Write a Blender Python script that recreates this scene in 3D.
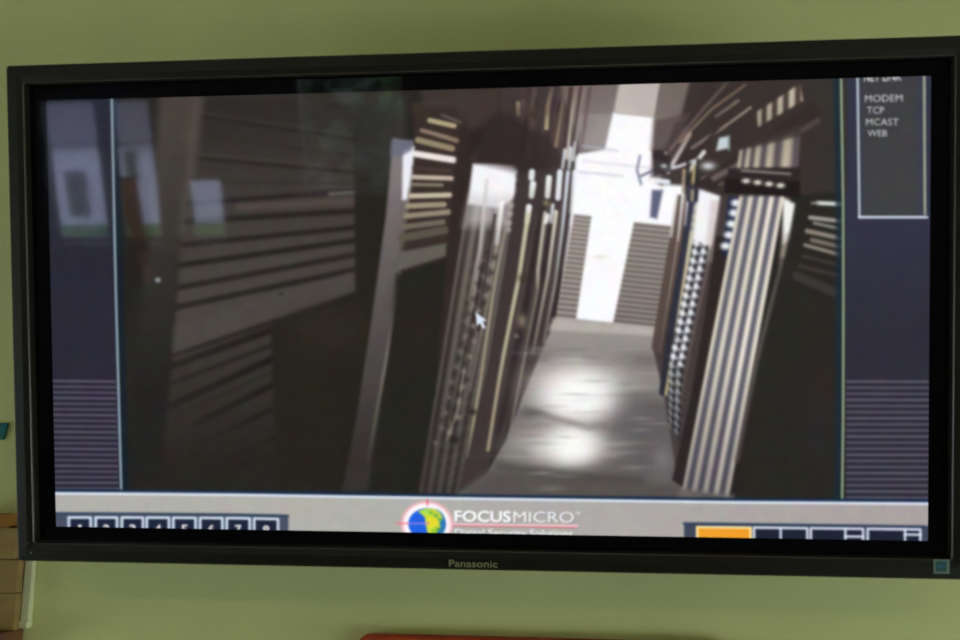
import bpy, bmesh, math, random
import numpy as np
from mathutils import Vector, Matrix

for o in list(bpy.data.objects):
    bpy.data.objects.remove(o, do_unlink=True)
scene = bpy.context.scene
C = scene.collection
random.seed(7)
RNG = np.random.default_rng(7)

# ---------------------------------------------------------------- camera
# pose of the camera relative to the tilted television, solved from the edges of its frame
S = 1.06 / 1000.0                      # model millimetres -> metres
TILT = math.radians(12.0)              # the set leans forward on its wall bracket
ct, st = math.cos(TILT), math.sin(TILT)
TV = Matrix(((1, 0, 0, 0.0), (0, -st, -ct, -0.185), (0, ct, -st, 1.75), (0, 0, 0, 1)))
F_PX = 1000.0
def rodrigues(r):
    r = np.array(r, float); t = np.linalg.norm(r); k = r / t
    K = np.array([[0, -k[2], k[1]], [k[2], 0, -k[0]], [-k[1], k[0], 0]])
    return np.eye(3) + math.sin(t) * K + (1 - math.cos(t)) * K @ K
R_FIT = rodrigues((0.034382, -0.099714, 0.0065626))
T_FIT = np.array((-9.2466, 7.5290, -1043.9993)) * S
ext = np.eye(4); ext[:3, :3] = R_FIT; ext[:3, 3] = T_FIT
CAM = TV @ Matrix(ext.tolist()).inverted()
cam_data = bpy.data.cameras.new('camera')
cam_data.sensor_width = 36.0
cam_data.lens = F_PX / 960.0 * 36.0
cam_data.clip_start = 0.02
cam_data.dof.use_dof = True
cam_data.dof.focus_distance = 2.0
cam_data.dof.aperture_fstop = 10.5
cam = bpy.data.objects.new('camera', cam_data)
cam.matrix_world = CAM
C.objects.link(cam)
scene.camera = cam

# ---------------------------------------------------------------- sky, sun, exposure
world = bpy.data.worlds.new('overcast_sky'); scene.world = world
world.use_nodes = True
bg = world.node_tree.nodes['Background']
bg.inputs['Color'].default_value = (0.80, 0.84, 1.0, 1)
bg.inputs['Strength'].default_value = 9.0
sun_data = bpy.data.lights.new('sun', 'SUN'); sun_data.energy = 5.0; sun_data.angle = math.radians(2)
sun_data.color = (1.0, 0.97, 0.97)
sun = bpy.data.objects.new('sun', sun_data); C.objects.link(sun)
sun.rotation_euler = Vector((0.0, -0.87, -0.5)).to_track_quat('-Z', 'Y').to_euler()
sun.location = (0, 8, 8)
scene.view_settings.view_transform = 'Standard'
scene.view_settings.look = 'None'
scene.view_settings.exposure = 0.0
scene.view_settings.gamma = 1.0
scene.view_settings.use_curve_mapping = False

# ---------------------------------------------------------------- helpers
def tag(o, label=None, cat=None, group=None, kind=None):
    if label: o['label'] = label
    if cat: o['category'] = cat
    if group: o['group'] = group
    if kind: o['kind'] = kind
    return o

def lin(c):
    c = np.asarray(c, float) / 255.0
    return np.where(c <= 0.04045, c / 12.92, ((c + 0.055) / 1.055) ** 2.4)

def mat(name, rgb, rough=0.6, spec=0.5, noise=0.0, nscale=20.0, bump=0.0, bscale=200.0, stretch=None, metallic=0.0):
    """rgb linear; noise = relative variation of the colour"""
    m = bpy.data.materials.new(name); m.use_nodes = True
    nt = m.node_tree; b = nt.nodes['Principled BSDF']
    b.inputs['Base Color'].default_value = (*rgb, 1)
    b.inputs['Roughness'].default_value = rough
    b.inputs['Specular IOR Level'].default_value = spec
    b.inputs['Metallic'].default_value = metallic
    if noise or bump:
        tc = nt.nodes.new('ShaderNodeTexCoord')
        mp = nt.nodes.new('ShaderNodeMapping')
        nt.links.new(tc.outputs['Object'], mp.inputs['Vector'])
        if stretch: mp.inputs['Scale'].default_value = stretch
    if noise:
        n = nt.nodes.new('ShaderNodeTexNoise'); n.inputs['Scale'].default_value = nscale
        n.inputs['Detail'].default_value = 4
        nt.links.new(mp.outputs[0], n.inputs['Vector'])
        r = nt.nodes.new('ShaderNodeValToRGB')
        r.color_ramp.elements[0].position = 0.3; r.color_ramp.elements[1].position = 0.7
        r.color_ramp.elements[0].color = (*[c * (1 - noise) for c in rgb], 1)
        r.color_ramp.elements[1].color = (*[min(1, c * (1 + noise)) for c in rgb], 1)
        nt.links.new(n.outputs['Fac'], r.inputs['Fac'])
        nt.links.new(r.outputs['Color'], b.inputs['Base Color'])
    if bump:
        n2 = nt.nodes.new('ShaderNodeTexNoise'); n2.inputs['Scale'].default_value = bscale
        nt.links.new(mp.outputs[0], n2.inputs['Vector'])
        bp = nt.nodes.new('ShaderNodeBump'); bp.inputs['Strength'].default_value = bump
        bp.inputs['Distance'].default_value = 0.002
        nt.links.new(n2.outputs['Fac'], bp.inputs['Height'])
        nt.links.new(bp.outputs['Normal'], b.inputs['Normal'])
    return m

def link(name, me, m=None, parent=None, smooth=False):
    o = bpy.data.objects.new(name, me); C.objects.link(o)
    if m: me.materials.append(m)
    if parent: o.parent = parent
    if smooth:
        for p in me.polygons: p.use_smooth = True
    return o

def bm_obj(name, bm, m=None, parent=None, smooth=False):
    bmesh.ops.recalc_face_normals(bm, faces=bm.faces)
    me = bpy.data.meshes.new(name); bm.to_mesh(me); bm.free()
    return link(name, me, m, parent, smooth)

def add_box(bm, lo, hi, bevel=0.0):
    r = bmesh.ops.create_cube(bm, size=1)
    vs = r['verts']
    for v in vs:
        for i in range(3):
            v.co[i] = (lo[i] + hi[i]) / 2 + v.co[i] * (hi[i] - lo[i])
    if bevel:
        es = list({e for v in vs for e in v.link_edges})
        bmesh.ops.bevel(bm, geom=es, offset=bevel, segments=2, affect='EDGES', profile=0.5)

def box(name, lo, hi, m, parent=None, bevel=0.0):
    bm = bmesh.new(); add_box(bm, lo, hi, bevel)
    return bm_obj(name, bm, m, parent)

def prism(name, pts, axis_vec, m, parent=None, bevel=0.0):
    """extrude a 3D polygon along axis_vec"""
    bm = bmesh.new()
    vs = [bm.verts.new(p) for p in pts]
    f = bm.faces.new(vs)
    r = bmesh.ops.extrude_face_region(bm, geom=[f])
    nv = [g for g in r['geom'] if isinstance(g, bmesh.types.BMVert)]
    bmesh.ops.translate(bm, verts=nv, vec=axis_vec)
    if bevel:
        bmesh.ops.bevel(bm, geom=list(bm.edges), offset=bevel, segments=2, affect='EDGES')
    return bm_obj(name, bm, m, parent)

CAMN = np.array(CAM); CAMP = CAMN[:3, 3]
def ray(px, py):
    d = CAMN[:3, :3] @ np.array(((px - 480) / F_PX, -(py - 320) / F_PX, -1.0))
    return d / np.linalg.norm(d)
def on_y(px, py, Y):                     # where the sight line meets an upright plane parallel to the wall
    d = ray(px, py); t = (Y - CAMP[1]) / d[1]
    return CAMP + d * t
TVN = np.array(TV)
def mirrored(px, py, Y):                 # where the sight line goes after the television glass reflects it
    d = ray(px, py); n = TVN[:3, 2]; o = TVN[:3, 3]
    t = np.dot(o - CAMP, n) / np.dot(d, n)
    p = CAMP + d * t; r = d - 2 * np.dot(d, n) * n
    return p + r * ((Y - p[1]) / r[1])

# ---------------------------------------------------------------- materials
M_wall = mat('olive_cream_wall_paint', (0.69, 0.70, 0.285), 0.75, 0.3, noise=0.05, nscale=3.0, bump=0.15, bscale=250)
M_ceil = mat('ceiling_paint', (0.34, 0.34, 0.28), 0.9, 0.2, noise=0.03)
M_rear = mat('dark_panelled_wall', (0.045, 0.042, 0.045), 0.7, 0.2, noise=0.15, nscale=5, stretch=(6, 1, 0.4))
M_floor = mat('dark_carpet', (0.035, 0.035, 0.042), 0.95, 0.1, noise=0.3, nscale=120, bump=0.5, bscale=400)
M_frame = mat('window_frame_paint', (0.05, 0.05, 0.06), 0.5, 0.3, noise=0.05)
M_plastic = mat('black_satin_plastic', (0.0105, 0.0096, 0.004), 0.42, 0.3, noise=0.08, nscale=60, bump=0.05, bscale=900)
M_back = mat('dark_grey_metal', (0.02, 0.02, 0.022), 0.5, 0.4, noise=0.1, nscale=30)
M_glass = mat('black_display_glass', (0.0015, 0.0015, 0.002), 0.04, 0.5, noise=0.05)
M_gold = mat('pale_gold_print', (0.34, 0.32, 0.15), 0.4, 0.5, noise=0.05)
M_lip = mat('brown_grey_lip', (0.06, 0.045, 0.03), 0.35, 0.5, noise=0.08, nscale=40)
M_teal = mat('teal_card', (0.012, 0.17, 0.16), 0.6, 0.3, noise=0.08)
M_trunk = mat('cream_plastic_trunking', (0.66, 0.66, 0.36), 0.5, 0.4, noise=0.04)
M_card = mat('brown_cardboard', (0.30, 0.20, 0.065), 0.85, 0.2, noise=0.10, nscale=14, stretch=(1, 1, 6))
M_card2 = mat('orange_brown_cardboard', (0.33, 0.15, 0.025), 0.8, 0.2, noise=0.12, nscale=18)
M_card3 = mat('dark_brown_cardboard', (0.12, 0.08, 0.025), 0.85, 0.2, noise=0.10, nscale=18)
M_wood = mat('red_brown_wood', (0.16, 0.06, 0.022), 0.5, 0.4, noise=0.25, nscale=5, stretch=(1, 1, 9))
M_orange = mat('orange_red_board', (0.46, 0.050, 0.004), 0.55, 0.35, noise=0.06, nscale=30)
M_brass = mat('dull_metal', (0.3, 0.27, 0.2), 0.35, 0.5, noise=0.05, metallic=1.0)

M_pane = bpy.data.materials.new('clear_window_glass'); M_pane.use_nodes = True
nt = M_pane.node_tree; nt.nodes.clear()
n_o = nt.nodes.new('ShaderNodeOutputMaterial'); n_m = nt.nodes.new('ShaderNodeMixShader'); n_t = nt.nodes.new('ShaderNodeBsdfTransparent'); n_g = nt.nodes.new('ShaderNodeBsdfGlossy')
n_g.inputs['Roughness'].default_value = .02; n_m.inputs[0].default_value = .04; n_t.inputs[0].default_value = (.97, .99, .98, 1)
nt.links.new(n_t.outputs[0], n_m.inputs[1]); nt.links.new(n_g.outputs[0], n_m.inputs[2]); nt.links.new(n_m.outputs[0], n_o.inputs[0])

# ---------------------------------------------------------------- the room
X0, X1, Y1, ZC = -3.7, 2.5, -4.2, 2.75
def shell(name, lo, hi, m):
    return tag(box(name, lo, hi, m), kind='structure')
def wall_with_holes(name, lo, hi, holes, axis, m):
    """a slab with rectangular openings; the run of the wall is along x (axis 0) or y (axis 1)"""
    us = sorted({lo[axis], hi[axis], *[h[0] for h in holes], *[h[1] for h in holes]})
    zs = sorted({lo[2], hi[2], *[h[2] for h in holes], *[h[3] for h in holes]})
    bm = bmesh.new()
    for a, b in zip(us, us[1:]):
        for c, d in zip(zs, zs[1:]):
            mu, mz = (a + b) / 2, (c + d) / 2
            if any(h[0] < mu < h[1] and h[2] < mz < h[3] for h in holes): continue
            l = list(lo); h_ = list(hi); l[axis], h_[axis] = a, b; l[2], h_[2] = c, d
            add_box(bm, l, h_)
    bmesh.ops.remove_doubles(bm, verts=bm.verts, dist=1e-5)
    return tag(bm_obj(name, bm, m), kind='structure')

shell('floor', (X0 - .15, Y1 - .15, -0.1), (X1 + .15, 0.15, 0), M_floor)
shell('ceiling', (X0 - .15, Y1 - .15, ZC), (X1 + .15, 0.15, ZC + .1), M_ceil)
shell('wall_back', (X0 - .15, 0, 0), (X1 + .15, 0.15, ZC), M_wall)
WR = (-3.0, -0.12, 0.04, 1.25)        # unseen glazed openings, added to the side walls to light the television wall
WL = (-2.8, -0.25, 0.04, 1.40)  # added as well, for more light from low and left
wall_with_holes('wall_right', (X1, Y1, 0), (X1 + .15, 0, ZC), [WR], 1, M_wall)
wall_with_holes('wall_left', (X0 - .15, Y1, 0), (X0, 0, ZC), [WL], 1, M_wall)
# rear windows stand where the television glass shows them
a = mirrored(34, 100, Y1); b = mirrored(228, 240, Y1)
W1 = (b[0] * 0 + min(a[0], b[0]), max(a[0], b[0]), min(a[2], b[2]), max(a[2], b[2]))
a = mirrored(292, 68, Y1); b = mirrored(410, 190, Y1)
W2 = (min(a[0], b[0]), max(a[0], b[0]), min(a[2], b[2]), max(a[2], b[2]))
print('W1', W1, 'W2', W2, 'cam', CAMP)
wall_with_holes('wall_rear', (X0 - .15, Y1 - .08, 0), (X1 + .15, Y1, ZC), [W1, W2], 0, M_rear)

def window_x(name, h, nx, bars=()):
    """window set in the rear wall"""
    x0, x1, z0, z1 = h; y = Y1 - .045
    f = tag(bpy.data.objects.new(name, None), kind='structure'); C.objects.link(f); f.location = (0, 0, 0)
    t = .02
    bm = bmesh.new()
    add_box(bm, (x0, y - .03, z0), (x1, y + .03, z0 + t)); add_box(bm, (x0, y - .03, z1 - t), (x1, y + .03, z1))
    add_box(bm, (x0, y - .03, z0 + t), (x0 + t, y + .03, z1 - t)); add_box(bm, (x1 - t, y - .03, z0 + t), (x1, y + .03, z1 - t))
    bm_obj('window_frame', bm, M_frame, f)
    for (u, w) in bars:
        box('mullion', (x0 + (x1 - x0) * u - w / 2, y - .03, z0 + t), (x0 + (x1 - x0) * u + w / 2, y + .03, z1 - t), M_frame, f)
    cuts = [x0 + t] + [c_ for (u, w) in sorted(bars) for c_ in (x0 + (x1 - x0) * u - w / 2, x0 + (x1 - x0) * u + w / 2)] + [x1 - t]
    for ca_, cb_ in zip(cuts[::2], cuts[1::2]):
        box('pane', (ca_, y - .003, z0 + t), (cb_, y + .003, z1 - t), M_pane, f)
    box('window_sill', (x0, Y1 - .05, z0 - .03), (x1, Y1 + .10, z0), M_frame, f)
    return f
def u_of(px, py):
    return (mirrored(px, py, Y1)[0] - W1[0]) / (W1[1] - W1[0])
w1 = window_x('window_1', W1, 3, [(u_of(107, 170), .085), (u_of(172, 200), .17)])
window_x('window_2', W2, 1)
bx_ = sorted((mirrored(176, 180, Y1)[0], W1[0] if mirrored(230, 180, Y1)[0] < mirrored(176, 180, Y1)[0] else W1[1]))
box('added_pane_blocker', (bx_[0], Y1 - .012, mirrored(200, 181, Y1)[2]), (bx_[1], Y1 - .006, W1[3]), mat('pane_blocker_grey_brown', (.05, .045, .04), .8, .2, noise=.1), w1)  # added cover that keeps the bright outdoors out of this pane's reflection
def window_y(name, hole, xw, side):
    f = tag(bpy.data.objects.new(name, None), kind='structure'); C.objects.link(f)
    y0, y1, z0, z1 = hole; xx = xw + side * .08
    bm = bmesh.new()
    for (l, h) in (((y0, z0), (y1, z0 + .05)), ((y0, z1 - .05), (y1, z1)), ((y0, z0 + .05), (y0 + .05, z1 - .05)), ((y1 - .05, z0 + .05), (y1, z1 - .05))):
        add_box(bm, (xx - .03, l[0], l[1]), (xx + .03, h[0], h[1]))
    bm_obj('window_frame', bm, M_frame, f)
    box('mullion', (xx - .03, (y0 + y1) / 2 - .03, z0 + .05), (xx + .03, (y0 + y1) / 2 + .03, z1 - .05), M_frame, f)
    for ca_, cb_ in ((y0 + .05, (y0 + y1) / 2 - .03), ((y0 + y1) / 2 + .03, y1 - .05)):
        box('pane', (xx - .003, ca_, z0 + .05), (xx + .003, cb_, z1 - .05), M_pane, f)
    box('window_sill', (min(xw - side * .1, xw + side * .05), y0, z0 - .03), (max(xw - side * .1, xw + side * .05), y1, z0), M_frame, f)
window_y('added_window_right', WR, X1, 1); window_y('added_window_left', WL, X0, -1)  # unseen side windows, added to brighten the wall around the set
# sky portals in the window openings (they only guide the sampling of the sky)
def portal(name, loc, size, direction):
    l = bpy.data.lights.new(name, 'AREA'); l.shape = 'RECTANGLE'; l.size, l.size_y = size
    l.cycles.is_portal = True
    o = bpy.data.objects.new(name, l); C.objects.link(o); o.location = loc
    o.rotation_euler = Vector(direction).to_track_quat('-Z', 'Z').to_euler()
portal('window_light', (X1 + .14, (WR[0] + WR[1]) / 2, (WR[2] + WR[3]) / 2), (WR[1] - WR[0], WR[3] - WR[2]), (-1, 0, 0))
portal('window_light', (X0 - .14, (WL[0] + WL[1]) / 2, (WL[2] + WL[3]) / 2), (WL[1] - WL[0], WL[3] - WL[2]), (1, 0, 0))
for W in (W1, W2):
    portal('window_light', ((W[0] + W[1]) / 2, Y1 - .14, (W[2] + W[3]) / 2), (W[1] - W[0], W[3] - W[2]), (0, 1, 0))

# unseen ceiling lights, added to light the television wall from the front
def added_ceiling_light(loc, w, h, power, label):
    e = bpy.data.objects.new('added_ceiling_light', None); C.objects.link(e); e.location = loc
    tag(e, label, 'ceiling light', 'added ceiling lights')
    bm = bmesh.new(); add_box(bm, (-w / 2, -h / 2, -.05), (w / 2, h / 2, 0), .008)
    bm_obj('housing', bm, mat('white_enamel', (.75, .75, .7), .4, .5, noise=.03), e)
    md = bpy.data.materials.new('lit_diffuser'); md.use_nodes = True
    bb = md.node_tree.nodes['Principled BSDF']
    bb.inputs['Base Color'].default_value = (.8, .8, .75, 1)
    bb.inputs['Emission Color'].default_value = (1.0, .95, .70, 1)
    bb.inputs['Emission Strength'].default_value = power
    box('diffuser', (-w / 2 + .03, -h / 2 + .03, -.062), (w / 2 - .03, h / 2 - .03, -.0505), md, e)
added_ceiling_light((-1.2, -3.3, ZC), 1.5, 0.35, 6.0, 'unseen white ceiling light fitting added at the back left of the room')
added_ceiling_light((1.2, -3.3, ZC), 1.5, 0.35, 6.0, 'unseen white ceiling light fitting added at the back right of the room')

# ---------------------------------------------------------------- outside, seen only in the glass
GZ = 0.0
d1 = mirrored(80, 223, -6.0); d0 = mirrored(80, 223, -5.0)
HY = -5.0 - (d0[2] - GZ) / (d0[2] - d1[2])          # where that sight line reaches the lawn
HY = max(HY, -26.0)
print('house at', HY)
M_lawn = mat('lawn_grass', (0.06, 0.16, 0.035), 0.9, 0.1, noise=0.35, nscale=6)
M_white = mat('white_render', (0.66, 0.66, 0.98), 0.8, 0.2, noise=0.05, nscale=3)
M_eave = mat('grey_lilac_soffit_shade', (0.20, 0.19, 0.27), 0.8, 0.2, noise=0.05)  # shade of the soffit put into the colour
M_dark = mat('dark_glazing', (0.05, 0.05, 0.07), 0.2, 0.5, noise=0.05)
M_roof = mat('grey_roof_tiles', (0.20, 0.19, 0.22), 0.8, 0.2, noise=0.2, nscale=8)
tag(box('ground', (-45, -60, -0.35), (30, Y1 - .15, GZ - .02), M_lawn), kind='structure')
h0 = mirrored(30, 150, HY); h1 = mirrored(232, 150, HY)
hx0, hx1 = min(h0[0], h1[0]), max(h0[0], h1[0])
eave = mirrored(80, 142, HY)[2]
house = bpy.data.objects.new('house', None); C.objects.link(house); house.location = ((hx0 + hx1) / 2, HY - 3, GZ - .02)
tag(house, 'white rendered house with dark windows, mirrored at the left of the screen', 'house')
hw = (hx1 - hx0) / 2; hh = eave - GZ
box('wall', (-hw, -3, 0), (hw, 3, hh), M_white, house)
bm = bmesh.new()
add_box(bm, (-hw - .2, -3.12, hh), (hw + .2, 3.12, hh + .9))
for v in bm.verts:
    if v.co.z > hh + .5: v.co.y *= .80
bm_obj('fascia', bm, M_eave, house)
bm = bmesh.new(); add_box(bm, (-hw - .4, -2.9, hh + .9), (hw + .4, 2.9, hh + 3.2))
for v in bm.verts:
    if v.co.z > hh + 2: v.co.y *= .05
bm_obj('roof', bm, M_roof, house)
def facade_rect(x0, y0, x1, y1, name):
    p = mirrored(x0, y0, HY); q = mirrored(x1, y1, HY)
    c = house.location
    w_ = box(name, (min(p[0], q[0]) - c.x, 3.0, max(0, min(p[2], q[2]) - c.z)), (max(p[0], q[0]) - c.x, 3.06, max(p[2], q[2]) - c.z), M_dark, house)
    return w_
facade_rect(66, 171, 91, 215, 'window')
facade_rect(125, 150, 139, 180, 'window')

def leaf_tree(loc, h, r, seed, label, rgb, n=1500):
    rg = np.random.default_rng(seed)
    e = bpy.data.objects.new('tree', None); C.objects.link(e); e.location = loc
    tag(e, label, 'tree', 'trees behind the house lawn')
    bm = bmesh.new()
    bmesh.ops.create_cone(bm, cap_ends=True, segments=10, radius1=.16, radius2=.08, depth=h * .7, matrix=Matrix.Translation((0, 0, h * .35)))
    bm_obj('trunk', bm, mat('bark', (.05, .04, .03), .9, .1, noise=.3, nscale=12), e)
    verts, faces = [], []
    K = 22
    cl = rg.uniform(-1, 1, size=(K, 3)) * (r * .62, r * .62, h * .34) + (0, 0, h * .62)
    for i in range(n):
        c = cl[rg.integers(K)] + rg.normal(size=3).clip(-1.6, 1.6) * r * .2
        a_, b_ = rg.normal(size=3), rg.normal(size=3)
        a_ /= np.linalg.norm(a_); b_ -= a_ * a_.dot(b_); b_ /= np.linalg.norm(b_)
        s_ = r * (.07 + .08 * rg.random()); k = len(verts)
        verts += [c - a_ * s_, c + b_ * s_ * .5, c + a_ * s_, c - b_ * s_ * .5]; faces.append((k, k + 1, k + 2, k + 3))
    me = bpy.data.meshes.new('foliage'); me.from_pydata([tuple(v) for v in verts], [], faces)
    link('foliage', me, mat('leaves', rgb, .6, .3, noise=.4, nscale=3), e)
tc = mirrored(340, 135, -11.0); tb = mirrored(395, 104, -7.5)
leaf_tree((tc[0], -11.0, GZ - .02), max(2.6, tc[2] / .62), 1.45, 3, 'dark leafy tree mirrored in the upper middle of the screen', (.05, .075, .055), 2600)
leaf_tree((tb[0], -7.5, GZ - .02), tb[2] / .64, .22, 5, 'slim bright green young tree mirrored beside the dark leafy tree', (.12, .30, .06), 900)
print('trees', tc, tb, 'house', hx0, hx1, HY)

# cloth hanging at the rear window, seen in the glass
hp = [mirrored(x, y, Y1 + .012) for (x, y) in ((121, 178), (137, 178), (143, 215), (147, 245), (152, 283), (147, 283), (134, 240), (126, 212))]
cloth = bpy.data.objects.new('hanging_cloth', None); C.objects.link(cloth); cloth.location = tuple(hp[4])
tag(cloth, 'narrow orange-brown cloth hanging at the rear window, mirrored left on the screen', 'cloth')
M_cloth = mat('orange_brown_cloth', (.85, .30, .11), .85, .1, noise=.2, nscale=14)
prism('drape', [tuple(p - hp[4]) for p in hp], (0, .012, 0), M_cloth, cloth)
top = (hp[0] + hp[1]) / 2 - hp[4]
box('hanger', (top[0] - .05, -.012, top[2] - .005), (top[0] + .05, .016, top[2] + .008), M_frame, cloth, .002)

# ---------------------------------------------------------------- the picture on the screen
# drawn with numpy as display values (0..255) on a canvas in the frame of the photograph, 2 samples per pixel
SS = 2; OX, OY, CW, CH = 30, 60, 920, 500
cv = np.zeros((CH * SS, CW * SS, 3), np.float32)
rid = np.zeros((CH * SS, CW * SS), np.int16)
GXX = (np.arange(CW * SS) + .5) / SS + OX
GYY = (np.arange(CH * SS) + .5) / SS + OY

def win(x0, y0, x1, y1):
    i0 = max(0, int((x0 - OX) * SS)); i1 = min(CW * SS, int((x1 - OX) * SS) + 1)
    j0 = max(0, int((y0 - OY) * SS)); j1 = min(CH * SS, int((y1 - OY) * SS) + 1)
    if i1 <= i0 or j1 <= j0: return None
    X, Y = np.meshgrid(GXX[i0:i1], GYY[j0:j1])
    return (slice(j0, j1), slice(i0, i1)), X, Y
def blend(sl, m, col):
    m = m[..., None]
    cv[sl] = cv[sl] * (1 - m) + np.asarray(col, np.float32) * m
def inside(pts, X, Y):
    c = np.zeros(X.shape, bool); n = len(pts)
    for i in range(n):
        x0, y0 = pts[i]; x1, y1 = pts[(i + 1) % n]
        if y0 == y1: continue
        c ^= ((y0 > Y) != (y1 > Y)) & (X < (x1 - x0) * (Y - y0) / (y1 - y0) + x0)
    return c
def seg_d(X, Y, p, q):
    dx, dy = q[0] - p[0], q[1] - p[1]; L = dx * dx + dy * dy + 1e-9
    t = np.clip(((X - p[0]) * dx + (Y - p[1]) * dy) / L, 0, 1)
    return np.hypot(X - p[0] - t * dx, Y - p[1] - t * dy), t
def poly(pts, col, a=1.0, soft=1.5, grad=None):
    """grad = (x0, y0, x1, y1, colour at the second point)"""
    xs = [p[0] for p in pts]; ys = [p[1] for p in pts]
    w = win(min(xs) - soft * 2, min(ys) - soft * 2, max(xs) + soft * 2, max(ys) + soft * 2)
    if w is None: return
    sl, X, Y = w
    ins = inside(pts, X, Y)
    d = np.full(X.shape, 1e9)
    for i in range(len(pts)): d = np.minimum(d, seg_d(X, Y, pts[i], pts[(i + 1) % len(pts)])[0])
    m = np.clip(np.where(ins, d, -d) / soft + .5, 0, 1) * a
    if grad:
        gx, gy = grad[2] - grad[0], grad[3] - grad[1]
        t = np.clip(((X - grad[0]) * gx + (Y - grad[1]) * gy) / (gx * gx + gy * gy), 0, 1)[..., None]
        col = np.asarray(col, np.float32) * (1 - t) + np.asarray(grad[4], np.float32) * t
    blend(sl, m, col)
def strip(pts, w, col, a=1.0, soft=1.5, col2=None, w2=None):
    n = len(pts) - 1; w2 = w if w2 is None else w2; col2 = col if col2 is None else col2
    ww = max(w, w2) + soft * 2
    q = win(min(p[0] for p in pts) - ww, min(p[1] for p in pts) - ww, max(p[0] for p in pts) + ww, max(p[1] for p in pts) + ww)
    if q is None: return
    sl, X, Y = q
    best = np.full(X.shape, 1e9); T = np.zeros(X.shape)
    for i in range(n):
        d, t = seg_d(X, Y, pts[i], pts[i + 1]); k = d < best
        best = np.where(k, d, best); T = np.where(k, (i + t) / n, T)
    hw_ = (w + (w2 - w) * T) / 2
    m = np.clip((hw_ - best) / soft + .5, 0, 1) * np.minimum(1, (hw_ * 2 + .3) / soft) * a
    T = T[..., None]
    blend(sl, m, np.asarray(col, np.float32) * (1 - T) + np.asarray(col2, np.float32) * T)
def blob(cx, cy, rx, ry, col, a=1.0, p=1.0):
    w = win(cx - rx * 2.6, cy - ry * 2.6, cx + rx * 2.6, cy + ry * 2.6)
    if w is None: return
    sl, X, Y = w
    r = ((X - cx) / rx) ** 2 + ((Y - cy) / ry) ** 2
    blend(sl, np.exp(-r ** p) * a, col)
def disc(cx, cy, rx, ry, col, a=1.0, soft=1.2):
    w = win(cx - rx - 3, cy - ry - 3, cx + rx + 3, cy + ry + 3)
    sl, X, Y = w
    r = np.hypot((X - cx) / rx, (Y - cy) / ry)
    blend(sl, np.clip((1 - r) * min(rx, ry) / soft + .5, 0, 1) * a, col)
def homog(q):
    A = []; B = []
    for (x, y), (u, v) in zip(q, ((0, 0), (1, 0), (1, 1), (0, 1))):
        A += [[x, y, 1, 0, 0, 0, -u * x, -u * y], [0, 0, 0, x, y, 1, -v * x, -v * y]]; B += [u, v]
    return np.append(np.linalg.solve(np.array(A, float), np.array(B, float)), 1).reshape(3, 3)
def quadf(q, fn, a=1.0, soft=1.5):
    """fn(u, v) -> colour array; q = corners at (0,0) (1,0) (1,1) (0,1)"""
    H_ = homog(q); xs = [p[0] for p in q]; ys = [p[1] for p in q]
    w = win(min(xs) - 2, min(ys) - 2, max(xs) + 2, max(ys) + 2)
    sl, X, Y = w
    d = H_[2, 0] * X + H_[2, 1] * Y + H_[2, 2]
    u = (H_[0, 0] * X + H_[0, 1] * Y + H_[0, 2]) / d; v = (H_[1, 0] * X + H_[1, 1] * Y + H_[1, 2]) / d
    ins = inside(q, X, Y); e = np.full(X.shape, 1e9)
    for i in range(4): e = np.minimum(e, seg_d(X, Y, q[i], q[(i + 1) % 4])[0])
    m = np.clip(np.where(ins, e, -e) / soft + .5, 0, 1) * a
    blend(sl, m, fn(np.clip(u, 0, 1), np.clip(v, 0, 1)).astype(np.float32))
def mix(c0, c1, t):
    t = np.asarray(t)[..., None]
    return np.asarray(c0, float) * (1 - t) + np.asarray(c1, float) * t
def shape_id(pts, k):
    w = win(min(p[0] for p in pts), min(p[1] for p in pts), max(p[0] for p in pts), max(p[1] for p in pts))
    sl, X, Y = w
    rid[sl] = np.where(inside(pts, X, Y), k, rid[sl])

def text_mesh(s, bold=0.0, extrude=0.0):
    cu = bpy.data.curves.new('txt', 'FONT'); cu.body = s; cu.size = 1; cu.offset = bold; cu.extrude = extrude
    cu.resolution_u = 3
    ob = bpy.data.objects.new('txt', cu); C.objects.link(ob)
    dg = bpy.context.evaluated_depsgraph_get()
    me = bpy.data.meshes.new_from_object(ob.evaluated_get(dg))
    bpy.data.objects.remove(ob); bpy.data.curves.remove(cu)
    return me
def text(s, x0, ytop, x1, ybase, col, a=1.0, bold=0.0, skew=0.0, slope=0.0, cap=None):
    """letters fitted to x0..x1, capitals from ytop to the base line"""
    me = text_mesh(s, bold); me.calc_loop_triangles()
    co = np.array([v.co[:2] for v in me.vertices]); lo = co.min(0); hi = co.max(0)
    capH = cap or 0.729
    px = x0 + (co[:, 0] - lo[0]) / (hi[0] - lo[0]) * (x1 - x0)
    py = ybase - co[:, 1] / capH * (ybase - ytop) + (px - x0) * slope
    k = 3                                             # finer samples for small letters
    w = win(px.min() - 1, py.min() - 1, px.max() + 1, py.max() + 1)
    if w is None: bpy.data.meshes.remove(me); return
    sl, X, Y = w
    acc = np.zeros(X.shape)
    for ox in (-1 / 3, 0, 1 / 3):
        for oy in (-1 / 3, 0, 1 / 3):
            xx_ = X + ox / SS; yy_ = Y + oy / SS; hit = np.zeros(X.shape, bool)
            for t in me.loop_triangles:
                p = [(px[i], py[i]) for i in t.vertices]
                x_0 = min(q[0] for q in p); x_1 = max(q[0] for q in p)
                ia = np.searchsorted(xx_[0], x_0); ib = np.searchsorted(xx_[0], x_1)
                if ib <= ia: continue
                hit[:, ia:ib] |= inside(p, xx_[:, ia:ib], yy_[:, ia:ib])
            acc += hit
    blend(sl, acc / 9 * a, col)
    bpy.data.meshes.remove(me)

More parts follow.
